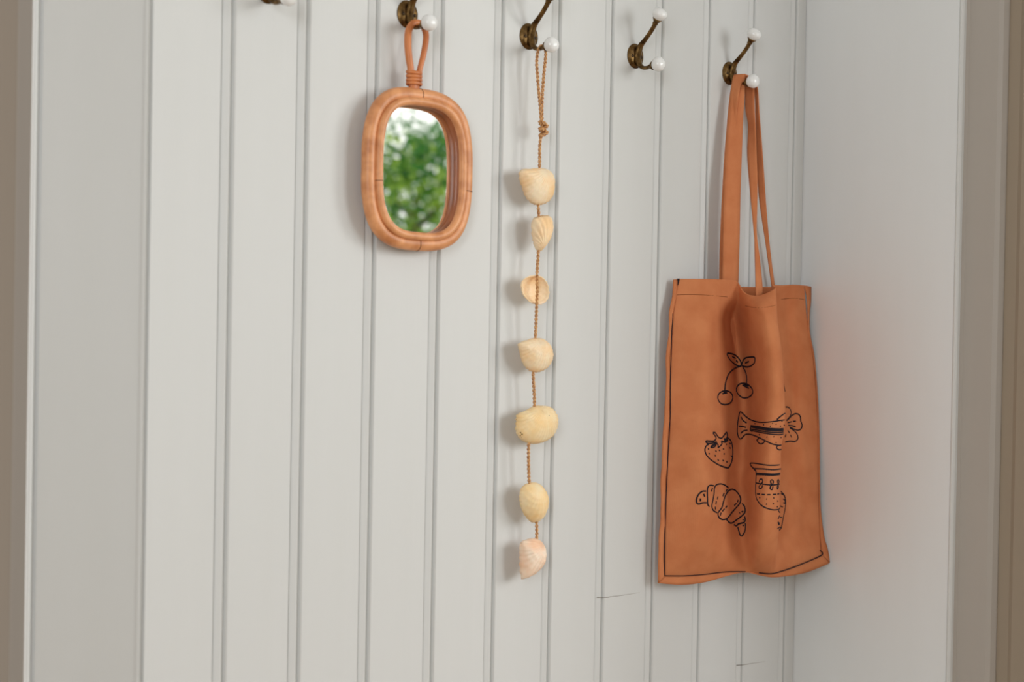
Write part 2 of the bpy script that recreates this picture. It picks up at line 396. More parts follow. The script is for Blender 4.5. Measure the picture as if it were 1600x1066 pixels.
hook_labels = ['leftmost brass coat hook, only its lower arm and knob showing at the top edge',
               'brass coat hook with white knob that carries the rattan mirror',
               'brass coat hook with white knob that carries the string of shells',
               'empty brass coat hook with two white porcelain knobs, nothing hanging on it',
               'brass coat hook with two white knobs that carries the rust tote bag']
proto = make_hook(hook_labels[0])
for k in range(5):
    if k == 0: t = proto
    else:
        t = proto.copy(); COL.objects.link(t)
        for ch in list(proto.children):
            c_ = ch.copy(); COL.objects.link(c_); c_.parent = t
    t.location = (HX[k], 0, HZ); t['label'] = hook_labels[k]

# ------------------------------------------------------------------ rattan mirror
MC = on(653.5, 265.5, 0.020)
mir = thing('hanging_mirror', 'small rounded rattan-framed mirror hanging by a cane loop, reflecting green trees', 'mirror', MC)
lean = Matrix.Rotation(radians(1.0), 4, 'X')
def squircle(a, b, n_, e, y, asym=0.0):
    P = []
    for i in range(n_):
        t_ = 2 * pi * i / n_
        c, s_ = cos(t_), sin(t_)
        x_ = a * math.copysign(abs(c) ** (2 / e), c); z_ = b * math.copysign(abs(s_) ** (2 / e), s_)
        x_ *= 1 + asym * z_ / b
        P.append(Vector((x_, y, z_)))
    # resample evenly
    L = [0]
    for i in range(n_): L.append(L[-1] + (P[(i + 1) % n_] - P[i]).length)
    out = []; j = 0
    for k in range(n_):
        s_ = L[-1] * k / n_
        while L[j + 1] < s_: j += 1
        f = (s_ - L[j]) / max(1e-9, L[j + 1] - L[j]); out.append(P[j].lerp(P[(j + 1) % n_], f))
    return out
def wob(P, amp, sd):
    return [p + Vector((noise.noise(Vector((p.x * 22, p.z * 22, sd))), 0.4 * noise.noise(Vector((p.x * 22, p.z * 22, sd + 9))), noise.noise(Vector((p.x * 22, p.z * 22, sd + 5))))) * amp for p in P]
EXP = 3.1
PO = wob(squircle(0.0700, 0.0875, 160, EXP, 0.0), 0.0007, 1.0)
rad = [0.0085 + 0.0005 * noise.noise(p * 30) for p in PO]
MB().tube(PO, rad, 16, closed=True).build('outer_frame', M['rattan'], mir)
PI2 = wob(squircle(0.0605, 0.0790, 160, EXP, -0.0075), 0.0004, 4.0)
MB().tube(PI2, 0.0051, 14, closed=True).build('inner_frame', M['rattan'], mir)
PI3 = squircle(0.0590, 0.0772, 140, EXP, 0.001)
MB().tube(PI3, 0.0046, 10, closed=True, sq=(0.7, 1.9), up=Vector((0, 1, 0))).build('inner_rim', M['rattan_brown'], mir)
# glass, slightly inset
PG = squircle(0.0590, 0.0775, 96, EXP, 0.005)
gv = PG + [p + Vector((0, 0.002, 0)) for p in PG]; n_g = len(PG)
gf = [tuple(range(n_g)), tuple(range(n_g, 2 * n_g))[::-1]] + [(i, (i + 1) % n_g, n_g + (i + 1) % n_g, n_g + i) for i in range(n_g)]
g = obj('mirror_glass', recalc(mesh('mirror_glass', gv, gf)), M['mirror'], mir, False)
# backing
PB = squircle(0.068, 0.086, 96, EXP, 0.0072)
gv = PB + [p + Vector((0, 0.002, 0)) for p in PB]
obj('backing_panel', recalc(mesh('backing_panel', gv, gf)), M['rattan_dark'], mir, False)
# cane joints: thin dark scarf lines round the canes
def ring_at(P, i, r_, name='cane_joint', w_=0.0005, half=True):
    a, b_ = P[i], P[(i + 1) % len(P)]; tt = (b_ - a).normalized()
    MB().lathe(a, tt, [(r_, -w_), (r_ + 0.0003, 0), (r_, w_)], 16).build(name, M['joint'], mir)
ring_at(PI2, 80 + 6, 0.00505); ring_at(PO, 160 - 6, 0.0088); ring_at(PO, 40, 0.0088, w_=0.0004); ring_at(PO, 120, 0.0087, w_=0.0003)
# handle loop round the hook arm
LP = [(640.5, 118), (641.5, 108), (639.0, 90), (637.2, 68), (638.5, 48), (645.0, 37.2), (653, 35.8), (660.5, 40), (665.2, 52), (665.0, 66), (661.0, 88), (656.0, 108), (654.8, 118)]
LD = [0.021, 0.0215, 0.0215, 0.0205, 0.019, 0.018, 0.018, 0.018, 0.019, 0.0205, 0.0215, 0.0215, 0.021]
mi = Vector(MC)
def build_local(mb, name, mat, parent, smooth=True):
    mb.v = [v - parent.location for v in mb.v]; return mb.build(name, mat, parent, smooth)
PL = catmull([on(a, b_, d) for (a, b_), d in zip(LP, LD)], 7)
# slide in depth so that the loop lies over the arm of its own hook
NL = len(PL)
rl = [0.0044 - 0.0012 * abs(i - NL * 0.28) / (NL * .72) for i in range(NL)]
ltop = PL[NL // 2]
build_local(MB().tube(PL, rl, 12), 'handle_loop', M['rattan_dark'], mir)
P = [on(647, 112, 0.021), on(647, 128, 0.021), on(647, 140, 0.020)]
build_local(MB().tube(catmull(P, 4), 0.006, 12, sq=(1.25, 0.7)), 'handle_stem', M['rattan_dark'], mir)
for k in range(4):
    cy_ = 113.5 + k * 5.9
    c = on(647, cy_, 0.021)
    PP = [c + Vector((cos(a) * 0.0098, sin(a) * 0.0062, 0.0006 * sin(a + k))) for a in [2 * pi * j / 28 for j in range(28)]]
    build_local(MB().tube(PP, 0.0020, 8, closed=True, sq=(0.55, 1.05), up=Vector((0, 0, 1))), 'binding_wrap', M['rattan_dark'], mir)

# ------------------------------------------------------------------ shell string
SD = 0.024
gar = thing('shell_garland', 'string of seven peach seashells threaded on twisted jute cord', 'garland', on(847, 72, SD))
def rope(pts, name, r_=0.00115, pitch=0.0100):
    P = catmull(pts, 10)
    # even resample
    Q = [P[0]]; acc = 0; step = 0.0009
    for i in range(len(P) - 1):
        seg = (P[i + 1] - P[i]).length; n_ = max(1, int(round(seg / step)))
        for j in range(1, n_ + 1): Q.append(P[i].lerp(P[i + 1], j / n_))
    mb = MB(); s_ = 0
    for ph in (0, pi):
        S_ = []; s_ = 0
        for i, q in enumerate(Q):
            if i: s_ += (Q[i] - Q[i - 1]).length
            t_ = (Q[min(i + 1, len(Q) - 1)] - Q[max(0, i - 1)]).normalized()
            a = t_.cross(Vector((0, 1, 0.001))).normalized(); b_ = t_.cross(a); an = 2 * pi * s_ / pitch + ph
            S_.append(q + (a * cos(an) + b_ * sin(an)) * r_ * 1.05)
        mb.tube(S_, r_ * 0.92, 6)
    return build_local(mb, name, M['jute'], gar)
hx3 = HX[2]
lp = [on(847, 200, SD), on(845.5, 186, SD + .001), on(844, 165, SD + .001), on(842, 144, SD), on(840, 120, SD), on(838.6, 99, SD), on(840, 84, SD), on(843.5, 73.5, SD), on(849, 72.5, SD),
      on(852.5, 79, SD), on(852.2, 93, SD), on(850, 113.5, SD), on(848, 140, SD - .001), on(847, 165, SD - .002), on(847, 200, SD)]
rope(lp, 'hanging_loop')
# knot: a few turns of cord
for k in range(4):
    c = on(848.5 + (k % 2), 194 + k * 5.2, SD)
    tl = 0.5 if k % 2 else -0.5
    PP = [c + Vector((cos(a) * 0.0045, sin(a) * 0.0042, 0.0022 * sin(a + tl * 3) * 1.2)) for a in [2 * pi * j / 14 for j in range(15)]]
    rope(PP, 'knot', 0.0012)
cordpts = [(846, 208), (843.5, 228), (843, 263), (841, 292), (841, 320), (842, 338), (842, 365), (841, 396), (839, 430), (839.6, 452), (838.5, 478), (836.5, 528), (834, 555), (833, 582), (835, 635),
           (830, 662), (826, 692), (827, 755), (833, 785), (838, 815), (838.5, 843), (836, 870)]
rope([on(a, b_, SD - 0.001 if not (430 < b_ < 480) else SD + 0.002) for a, b_ in cordpts], 'cord')

def shell(outl, umbo, depth, mat, nr, label=None, concave=False, base=None, bulge_pow=0.62, rib=0.0012, tip=None):
    """outl: pixel outline; umbo: pixel point the ribs fan out from"""
    d0 = base if base is not None else SD - 0.003
    O = catmull([on(a, b_, d0) for a, b_ in outl], 9, closed=True)
    U = on(umbo[0], umbo[1], d0)
    C_ = Vector((0, 0, 0))
    for p in O: C_ += p
    C_ /= len(O)
    U = U.lerp(C_, 0.10)
    n_ = len(O); R = 22; V = []; Fc = []
    far = max((p - U).length for p in O)
    sgn = 1 if not concave else -0.9
    # ring coordinate about a point between umbo and centre; height as a cap
    for k in range(R + 1):
        v = k / R
        for i, p in enumerate(O):
            q = U.lerp(p, v) if True else p
            # distance from silhouette measured in the cap
            dirc = q - C_
            # radial ratio towards the outline through q
            ang = math.atan2(dirc.z, dirc.x)
            V.append(q)
    # outline radius table about C_
    tab = sorted((math.atan2((p - C_).z, (p - C_).x), (p - C_).length) for p in O)
    def Rad(a):
        for j in range(len(tab)):
            if tab[j][0] > a: break
        else: j = 0
        a0, r0 = tab[j - 1]; a1, r1 = tab[j]
        da = (a1 - a0) % (2 * pi); f = ((a - a0) % (2 * pi)) / da if da > 1e-9 else 0
        return r0 + (r1 - r0) * min(1, max(0, f))
    V2 = []
    for k in range(R + 1):
        v = k / R
        for i in range(n_):
            q = V[k * n_ + i]; dc = q - C_
            rho = min(1, dc.length / Rad(math.atan2(dc.z, dc.x))) if dc.length > 1e-6 else 0
            h = (max(0, 1 - rho ** 2.2)) ** bulge_pow
            # the back of a cockle is highest towards the umbo
            du = (q - U).length / far
            h *= 1.0 + 0.22 * (1 - du) - 0.1
            an = math.atan2((q - U).z, (q - U).x)
            rb = rib * (0.5 + 0.5 * cos(an * int(nr * .9))) * min(1, v * 1.6) * (0.6 + 0.4 * v)
            gr = 0.00025 * sin(du * 46)
            y = -(sgn * (depth * h) + rb + gr)
            edge = 1 + 0.012 * cos(an * nr) * (v > 0.95)
            qq = C_ + dc * edge
            V2.append(Vector((qq.x, q.y + y, qq.z)))
    for k in range(R):
        for i in range(n_):
            Fc.append((k * n_ + i, k * n_ + (i + 1) % n_, (k + 1) * n_ + (i + 1) % n_, (k + 1) * n_ + i))
    V2 = [v - gar.location for v in V2]
    me_ = mesh('shell', V2, Fc)
    bm = bmesh.new(); bm.from_mesh(me_); bmesh.ops.remove_doubles(bm, verts=bm.verts, dist=1e-6); bmesh.ops.recalc_face_normals(bm, faces=bm.faces); bm.to_mesh(me_); bm.free()
    o = obj('shell', me_, mat, gar)
    md = o.modifiers.new('thickness', 'SOLIDIFY'); md.thickness = 0.0013; md.offset = 0
    if label: o['label'] = label
    return o
s1 = [(811, 268), (818, 265), (828, 264.5), (842, 263.5), (855, 266), (863, 276), (864.5, 290), (862, 305), (854, 316), (842, 320), (831, 318), (822.5, 310), (818, 301), (815, 292), (812, 284), (810.5, 276)]
s2 = [(832.7, 342), (842.4, 338), (851, 337), (859.5, 339.5), (860.7, 349), (860, 361.5), (855, 376), (847, 388), (841.7, 392.7), (836, 388), (832.4, 376), (830, 359), (830.5, 349)]
s3 = [(816.8, 439.5), (826.6, 432.5), (839, 431), (848.5, 434.6), (856, 444.4), (858, 456.6), (856.3, 466), (848.5, 474), (838.8, 475), (829, 472), (819, 461.5), (815.6, 450.5)]
s4 = [(809.6, 537.5), (821, 532.6), (834, 529), (847.7, 530.5), (857, 538.8), (861, 550), (860.7, 561.4), (854, 573.8), (843.6, 580), (833, 581.4), (823, 576), (814.7, 563.5), (811.6, 550)]
s5 = [(807.5, 648), (819, 643), (833, 635.7), (847.7, 634.6), (860, 637.7), (868, 649), (869.4, 661.4), (865, 676), (856, 686), (841.5, 692.4), (825, 692.4), (810.6, 684), (805.5, 671.8), (806, 658)]
s6 = [(817, 760), (828.4, 755), (840.8, 756.4), (849.8, 766.6), (853.9, 780), (852.5, 793.6), (847.6, 807), (839.7, 815), (830.7, 815.7), (822.8, 809), (816, 798), (812, 784.6), (812, 770)]
s7 = [(812.7, 848.8), (825, 843), (836, 842), (845, 847.7), (848.7, 856.7), (849.4, 868), (846.4, 881.4), (837.4, 892.7), (827.3, 900.6), (815, 904.5), (812.7, 897), (811.5, 881.4), (811.5, 863.4)]
shell(s1, (848, 266), 0.014, M['shell'], 44, 'topmost shell, with a chipped left edge')
shell(s2, (842, 391), 0.013, M['shell'], 34, 'small narrow shell pointing down')
shell(s3, (836, 434), 0.012, M['shell'], 30, 'small shell showing its hollow inside', concave=True, base=SD - 0.001, rib=0.0002)
shell(s4, (838, 531), 0.015, M['shell'], 44)
so = shell(s5, (838, 637), 0.017, M['shell_yellow'], 52, 'widest shell, with small brown specks')
shell(s6, (831, 757), 0.016, M['shell_yellow'], 36, 'egg-shaped smooth shell', rib=0.0005)
shell(s7, (843, 846), 0.015, M['shell_pink'], 38, 'lowest shell, pinkish with a straight left edge')
for (a, b_, r_) in ((813.5, 676, 0.0011), (815.8, 678.5, 0.0010), (813.2, 680.5, 0.0008), (815.5, 683, 0.0005), (807.6, 656, 0.0006), (857.5, 650, 0.0005)):
    pt = on(a, b_, SD + 0.003); 
    dg = bpy.context.evaluated_depsgraph_get() if False else None
    bv = BVHTree.FromPolygons([v.co + gar.location for v in so.data.vertices], [tuple(p.vertices) for p in so.data.polygons])
    h = bv.ray_cast(CAMP, ray(a, b_))
    if h[0] is None: continue
    build_local(MB().lathe(h[0], h[1] if h[1].y < 0 else -h[1], [(r_, 0.0004), (r_ * .8, 0.0009), (r_ * .2, 0.001)], 8), 'speck', M['speck'], gar)

# ------------------------------------------------------------------ tote bag
bag = thing('tote_bag', 'rust-brown canvas tote bag embroidered with fruit, fish, jug and croissant drawings', 'bag', (1.50, -0.03, 1.30))
rows = [
 [(1060,436,0.012),(1090,436,0.026),(1122,436.5,0.034),(1150,439,0.036),(1163,457,0.052),(1185,462.5,0.07),(1211,451,0.078),(1207,446,0.05),(1222,446,0.036),(1240,445,0.032),(1256,446,0.026)],
 [(1056,462,0.013),(1089,463,0.028),(1117,464,0.0366),(1147,466,0.033),(1158,474,0.036),(1186,478,0.0906),(1213,474,0.094),(1199.6,470,0.0412),(1224,470,0.024),(1241,469,0.026),(1258,470,0.026)],
 [(1051,500,0.014),(1085,500,0.03),(1114,500,0.038),(1134,500,0.017),(1152,500,0.014),(1189.2,500,0.094),(1215,500,0.098),(1199,500,0.038),(1226,500,0.024),(1243,500,0.028),(1261,503,0.028)],
 [(1048.5,560,0.016),(1082,560,0.034),(1111,560,0.044),(1134,560,0.023),(1159,560,0.016),(1195.3,560,0.096),(1220,560,0.1),(1202,560,0.042),(1231,560,0.028),(1250,560,0.034),(1270,560,0.032)],
 [(1047,620,0.018),(1080,620,0.036),(1109,620,0.048),(1133,620,0.031),(1165,620,0.024),(1200.9,620,0.1),(1225,620,0.104),(1207,620,0.047),(1235,620,0.032),(1254,620,0.04),(1275,620,0.038)],
 [(1046,680,0.018),(1078,680,0.04),(1106,680,0.052),(1132,680,0.038),(1165,680,0.032),(1200.3,680,0.104),(1223.5,680,0.108),(1207,680,0.052),(1234,680,0.038),(1255,680,0.044),(1278,680,0.043)],
 [(1042,740,0.02),(1075,740,0.042),(1104,740,0.0564),(1127.8,740,0.0448),(1158.4,740,0.0414),(1194.1,740,0.1044),(1219.5,740,0.108),(1204.4,740,0.0568),(1230,740,0.042),(1254,740,0.048),(1278,740,0.048)],
 [(1040.5,790,0.021),(1073,790,0.044),(1103,790,0.0586),(1131.7,790,0.0477),(1161.1,790,0.0446),(1190.7,790,0.1016),(1216,790,0.105),(1203.6,790,0.0612),(1228,790,0.048),(1253,790,0.05),(1279,790,0.051)],
 [(1038.5,840,0.022),(1072,840,0.044),(1102,840,0.059),(1131.5,840,0.0525),(1159.5,840,0.05),(1187.3,840,0.096),(1211.5,840,0.099),(1207,838,0.066),(1226,837,0.052),(1252,836,0.052),(1281,832,0.055)],
 [(1038,874,0.021),(1072,874,0.038),(1105,872,0.0494),(1135.8,870,0.0513),(1163.4,872,0.0484),(1183.8,874,0.0774),(1207,876,0.08),(1212.4,873,0.0688),(1226,868,0.066),(1252,862,0.062),(1282,853,0.059)],
 [(1038.5,900,0.019),(1072,900,0.028),(1105,897.5,0.034),(1134,894,0.038),(1165,893.5,0.046),(1189,896,0.058),(1205,896.5,0.065),(1214,895,0.066),(1226,891,0.065),(1252,881.5,0.064),(1284,867,0.063)],
]
G = [[on(*c) for c in r_] for r_ in rows]
NSX, NSY = 9, 8
cols = [catmull([G[r_][c] for r_ in range(len(G))], NSY) for c in range(len(G[0]))]
grid = []
for i in range(len(cols[0])):
    grid.append(catmull([cols[c][i] for c in range(len(cols))], NSX))
H_, W_ = len(grid), len(grid[0])
for i in range(H_):
    for j in range(W_):
        p = grid[i][j]; fi = min(i / 10, (H_ - 1 - i) / 8, 1); fj = min(j / 6, (W_ - 1 - j) / 8, 1)
        nz = noise.noise(Vector((p.x * 16 + p.z * 5, 3.1, p.z * 7))) * 0.0065 + noise.noise(Vector((p.x * 40, 7.7, p.z * 22 + p.x * 14))) * 0.0028
        # diagonal drape folds falling from the handle and gathering at the bottom
        nz += 0.0022 * sin((p.x * 0.9 + p.z * 0.35) * 70 + 2.2 * noise.noise(p * 6)) * min(1, max(0, (i - 8) / 20))
        p.y += nz * max(0, min(fi, fj))
        p.x = min(p.x, XC - 0.003)
def grid_mesh(name, g_):
    h, w_ = len(g_), len(g_[0]); V = [p - bag.location for r_ in g_ for p in r_]
    Fc = [(i * w_ + j, i * w_ + j + 1, (i + 1) * w_ + j + 1, (i + 1) * w_ + j) for i in range(h - 1) for j in range(w_ - 1)]
    return mesh(name, V, Fc)
def solid(o, t_=0.0011, off=1):
    md = o.modifiers.new('thickness', 'SOLIDIFY'); md.thickness = t_; md.offset = off; return o
front = solid(obj('front_panel', grid_mesh('front_panel', grid), M['canvas'], bag), 0.0011, 0)
bvh = BVHTree.FromPolygons([p for r_ in grid for p in r_], [(i * W_ + j, i * W_ + j + 1, (i + 1) * W_ + j + 1, (i + 1) * W_ + j) for i in range(H_ - 1) for j in range(W_ - 1)])
# back panel
bgr = []
for i in range(H_):
    A_, I_ = grid[i][0], grid[i][-1]; r_ = []
    for j in range(25):
        s_ = j / 24; p = A_.lerp(I_, s_)
        d = 0.007 + (-A_.y - 0.007) * (1 - s_) ** 6 + (-I_.y - 0.007) * s_ ** 5
        p.y = -d
        if i < 8: p.z -= 0.006 * sin(pi * min(1, s_ * 1.0)) * (1 - i / 8)
        r_.append(p)
    bgr.append(r_)
bp_ = solid(obj('back_panel', grid_mesh('back_panel', bgr), M['canvas'], bag), 0.001, 0)

def ribbon(name, L, R, mat, parent, n_=8, cols_=4, sag=0.0, thick=0.001, wobble=0.0):
    Lp = catmull(L, n_); Rp = catmull(R, n_); g_ = []
    for i, (a, b_) in enumerate(zip(Lp, Rp)):
        r_ = []
        for j in range(cols_ + 1):
            s_ = j / cols_; p = a.lerp(b_, s_)
            if wobble: p.y += wobble * noise.noise(p * 45)
            p.y -= sag * sin(pi * s_)
            p.x = min(p.x, XC - 0.0025)
            r_.append(p)
        g_.append(r_)
    h, w_ = len(g_), len(g_[0]); V = [p - parent.location for r_ in g_ for p in r_]
    Fc = [(i * w_ + j, i * w_ + j + 1, (i + 1) * w_ + j + 1, (i + 1) * w_ + j) for i in range(h - 1) for j in range(w_ - 1)]
    o = obj(name, mesh(name, V, Fc), mat, parent)
    return solid(o, thick, 0)
# side seam allowance (two plies) and bottom seam allowance
st = [(1060,436,.0115),(1056,462,.0125),(1051,490,.0135),(1049.5,520,.0145),(1048.5,550,.0155),(1047,600,.0165),(1047,648,.0175),(1044,700,.0185),(1042,748,.0195),(1040,790,.0205),(1038.5,840,.0215),(1038,874,.0205),(1038.5,900,.019)]
ou = [(1052.5,437,.010),(1050,462,.011),(1044.5,490,.012),(1044.5,520,.013),(1041.5,550,.014),(1040.5,600,.015),(1038,648,.0165),(1035,700,.0175),(1033,748,.0185),(1033,790,.0195),(1030,840,.0205),(1029,874,.020),(1028,911,.019)]
ribbon('side_seam', [on(*p) for p in ou], [on(*p) for p in st], M['canvas'], bag, 5, 3, 0.001, 0.0018, 0.0016)
bs = [(1038.5,900,.019),(1072,900,.028),(1105,897.5,.034),(1134,894,.038),(1165,893.5,.046),(1189,896,.058),(1205,896.5,.065),(1226,891,.065),(1252,881.5,.064),(1284,867,.063)]
bo = [(1028,911.5,.019),(1060,914,.026),(1090,912,.031),(1116,906,.035),(1160,894.8,.045),(1186,899,.056),(1207,902,.063),(1232,900,.063),(1262,894,.062),(1296,880,.0665)]
ribbon('bottom_seam', [on(*p) for p in bs], [on(*p) for p in bo], M['canvas'], bag, 7, 3, 0.0, 0.0016, 0.001)
# right side seam: tab at the top, a sliver down the side, a flap at the bottom corner
rs = [(1256,446,.026),(1260,460,.0265),(1261.5,474,.027),(1262,490,.0285),(1263,520,.030),(1271,560,.0325),(1276,620,.0385),(1278.5,680,.0435),(1279,740,.0485),(1280,790,.0515),(1281.5,832,.0555),(1283,853,.0595),(1284,867,.063)]
ro = [(1267,448,.022),(1267,460,.0225),(1266.5,473,.024),(1264.5,490,.027),(1265,520,.029),(1272.5,560,.0325),(1277.5,620,.0385),(1280,680,.0435),(1280.5,740,.0485),(1281.5,790,.0515),(1287,836,.056),(1293,858,.063),(1297,879,.0665)]
ribbon('side_seam', [on(*p) for p in rs], [on(*p) for p in ro], M['canvas'], bag, 5, 2, 0.0, 0.0014)
# dark seam stitching, left and bottom right
def hit(px, py, off=0.0004):
    h = bvh.ray_cast(CAMP, ray(px, py))
    if h[0] is None: return None
    nrm = h[1]; v = ray(px, py)
    if nrm.dot(v) > 0: nrm = -nrm
    return h[0] + nrm * off
LEFT, RIGHT = 6 * NSX, int(6.9 * NSX)
def part_bvh(j0, j1):
    return BVHTree.FromPolygons([p for r_ in grid for p in r_], [(i * W_ + j, i * W_ + j + 1, (i + 1) * W_ + j + 1, (i + 1) * W_ + j) for i in range(H_ - 1) for j in range(j0, j1)])
bvh_l, bvh_r = part_bvh(0, LEFT + 2), part_bvh(RIGHT, W_ - 1)
def thread_lines(name, lines, mat, r_=0.0010, n_=4, k=5, label=None, smooth=True):
    mb = MB()
    for ln in lines:
        cl = ln[0] == ln[-1] and len(ln) > 3
        P2 = [Vector((a, b_, 0)) for a, b_ in (ln[:-1] if cl else ln)]
        if len(P2) > 2: P2 = catmull(P2, n_, closed=cl)
        elif len(P2) == 2: P2 = [P2[0].lerp(P2[1], t_ / 3) for t_ in range(4)]
        if cl: P2.append(P2[0].copy())
        cur = []; last = None
        for q in P2 + [None]:
            p = hit(q.x, q.y) if q is not None else None
            if p is None or (last is not None and (p - last).length > 0.012):
                if len(cur) > 1: mb.tube(cur, r_, k)
                cur = [] if p is None else [p]
            else: cur.append(p)
            last = p
    if not mb.v: return None
    mb.v = [v - bag.location for v in mb.v]
    o = mb.build(name, mat, bag)
    if label: o['label'] = label
    return o
mb = MB(); mb.tube(catmull([on(a + 0.3, b_, d + 0.0022) for a, b_, d in st[2:]], 5), 0.0006, 5)
mb.tube(catmull([on(a, b_, d + 0.0022) for a, b_, d in bs[:5]], 5), 0.0006, 5)
build_local(mb, 'stitching', M['thread'], bag)
mb = MB(); mb.tube(catmull([on(a, b_, d + 0.0022) for a, b_, d in [(1186, 895.5, .057), (1205,897,.065),(1226,891.5,.065),(1252,882,.064),(1284,867.5,.063),(1281.5,860,.0605)]], 6), 0.0008, 5)
build_local(mb, 'stitching', M['thread'], bag)
mb = MB(); mb.tube([on(1060, 435.5, .0145), on(1060, 441, .0145), on(1058.8, 446, .0148)], [0.0018, 0.0010, 0.0004], 6)
build_local(mb, 'stitching', M['thread'], bag)
for hl_ in [[(1057, 461), (1075, 460.5), (1100, 461), (1125, 463), (1136, 464)], [(1165, 478), (1178, 480.5), (1195, 481), (1212, 477)], [(1220, 467.5), (1240, 466), (1256, 468)]]:
    thread_lines('hem_stitching', [hl_], M['hem_thread'], 0.0004)

# embroidered drawings, sewn onto the front cloth
def sc(ox, oy, s_, pts): return [(ox + a / s_, oy + b_ / s_) for a, b_ in pts]
def dot(ox, oy, s_, pts, r_=0.6):
    return [[(ox + a / s_ - r_ * .5, oy + b_ / s_ - r_ * .3), (ox + a / s_ + r_ * .5, oy + b_ / s_ + r_ * .3)] for a, b_ in pts]
f = lambda *p: sc(1110, 540, 10.66, p)
ch = [f((520,330),(500,250),(440,185),(370,145),(280,130),(275,170),(320,240),(390,305),(460,340),(520,330)),
      f((530,330),(545,265),(580,215),(640,195),(740,195),(750,250),(735,295),(680,340),(610,355),(530,330)),
      f((355,185),(405,210)), f((420,250),(455,280)), f((590,290),(650,265)),
      f((520,345),(450,360),(370,400),(300,470),(262,560),(242,650),(232,765)), f((540,350),(585,420),(610,500),(615,580),(608,640)),
      f((240,755),(180,770),(125,820),(115,890),(160,960),(235,985),(310,965),(355,910),(360,840),(330,785),(280,758),(240,755)), f((195,803),(270,790)), f((215,775),(262,772)),
      f((550,630),(490,640),(435,690),(425,760),(470,830),(540,872),(620,870),(690,830),(715,770),(695,710),(640,655),(590,635),(550,630)), f((540,655),(600,690),(650,712)), f((570,645),(640,680))]
bvh = bvh_l
thread_lines('embroidered_cherries', ch, M['thread'], 0.00125, label='black embroidered pair of cherries')
f = lambda *p: sc(1140, 630, 13.325, p)
fi = [f((1130,350),(1050,360),(900,385),(750,400),(600,395),(450,350),(330,270),(240,195),(200,200),(170,330),(150,500),(155,640),(190,730),(240,740),(330,660),(420,650),(530,680),(660,740),(760,790),(880,850),(1000,880),(1060,875),(1128,850)),
      f((235,290),(270,360),(360,415)), f((180,480),(260,490),(350,510)), f((225,630),(290,580),(380,565)),
      f((980,345),(1050,280),(1145,215),(1150,300)),
      f((460,465),(440,560),(480,590)), f((450,470),(600,490),(750,520),(900,530),(1050,535),(1150,520)), f((450,500),(600,530),(750,560),(900,575),(1050,575),(1150,560)),
      f((450,540),(600,565),(750,595),(900,610),(1050,610),(1145,590)), f((450,570),(600,600),(750,630),(900,650),(1050,655),(1140,630)), f((450,485),(600,510),(750,540),(900,553),(1050,555),(1150,540)),
      f((620,740),(580,770),(620,835),(665,850),(715,830),(745,780)), f((990,890),(970,930),(1010,970),(1060,965),(1125,910)),
      f((1160,80),(1220,90),(1260,150),(1270,220),(1240,290),(1180,360)), f((1180,370),(1240,310),(1290,260),(1360,225),(1430,235),(1470,290),(1475,370),(1500,450),(1490,520),(1450,560),(1380,560),(1240,500)),
      f((1250,520),(1340,580),(1400,650),(1420,730),(1390,780),(1340,800),(1250,790),(1150,810)),
      f((1200,410),(1280,390)), f((1310,385),(1370,378)), f((1215,465),(1300,475),(1365,495)), f((1205,570),(1240,620)), f((1260,660),(1280,710)), f((1165,650),(1150,710))]
fi += dot(1140, 630, 13.325, [(540,430),(720,455),(850,488),(895,420),(965,440),(1050,480),(1080,375),(630,660),(785,708),(915,700),(1060,715),(1095,790),(960,825),(1125,460)], 0.8)
fin = [l for l in fi if min(p[0] for p in l) > 1226]; fi = [l for l in fi if l not in fin]
bvh = bvh_l
thread_lines('embroidered_fish', fi, M['thread'], 0.0011, label='black embroidered spotted fish, its front hidden in the fold')
bvh = bvh_r
thread_lines('embroidered_fin', fin, M['thread'], 0.0011, label='frilled fins of the embroidered fish')
f = lambda *p: sc(1090, 665, 14.21, p)
sb = [f((240,415),(180,460),(155,540),(175,630),(240,720),(340,800),(470,880),(640,940),(690,920),(740,820),(765,700),(770,560),(755,420),(720,330),(650,270)),
      f((330,160),(380,160),(420,220),(470,270),(520,280),(570,230),(630,150),(645,220),(640,270),(600,320)),
      f((330,165),(385,240),(395,300),(350,345),(280,350),(190,345),(185,375),(230,400),(320,390),(410,365)),
      f((280,480),(330,430),(410,390),(370,470),(320,490),(280,480)), f((300,465),(380,420)), f((410,380),(440,430),(445,485),(500,450),(530,400),(520,350),(600,370),(660,330)),
      f((570,300),(650,300)), f((580,325),(640,320)), f((580,345),(630,340))]
sb += dot(1090, 665, 14.21, [(230,520),(245,625),(395,570),(475,555),(565,520),(380,672),(580,630),(445,768),(558,778),(640,808),(625,418),(710,400),(710,500),(738,682)], 1.3)
bvh = bvh_l
thread_lines('embroidered_strawberry', sb, M['thread'], 0.00125, label='black embroidered strawberry')
f = lambda *p: sc(1080, 745, 10.66, p)
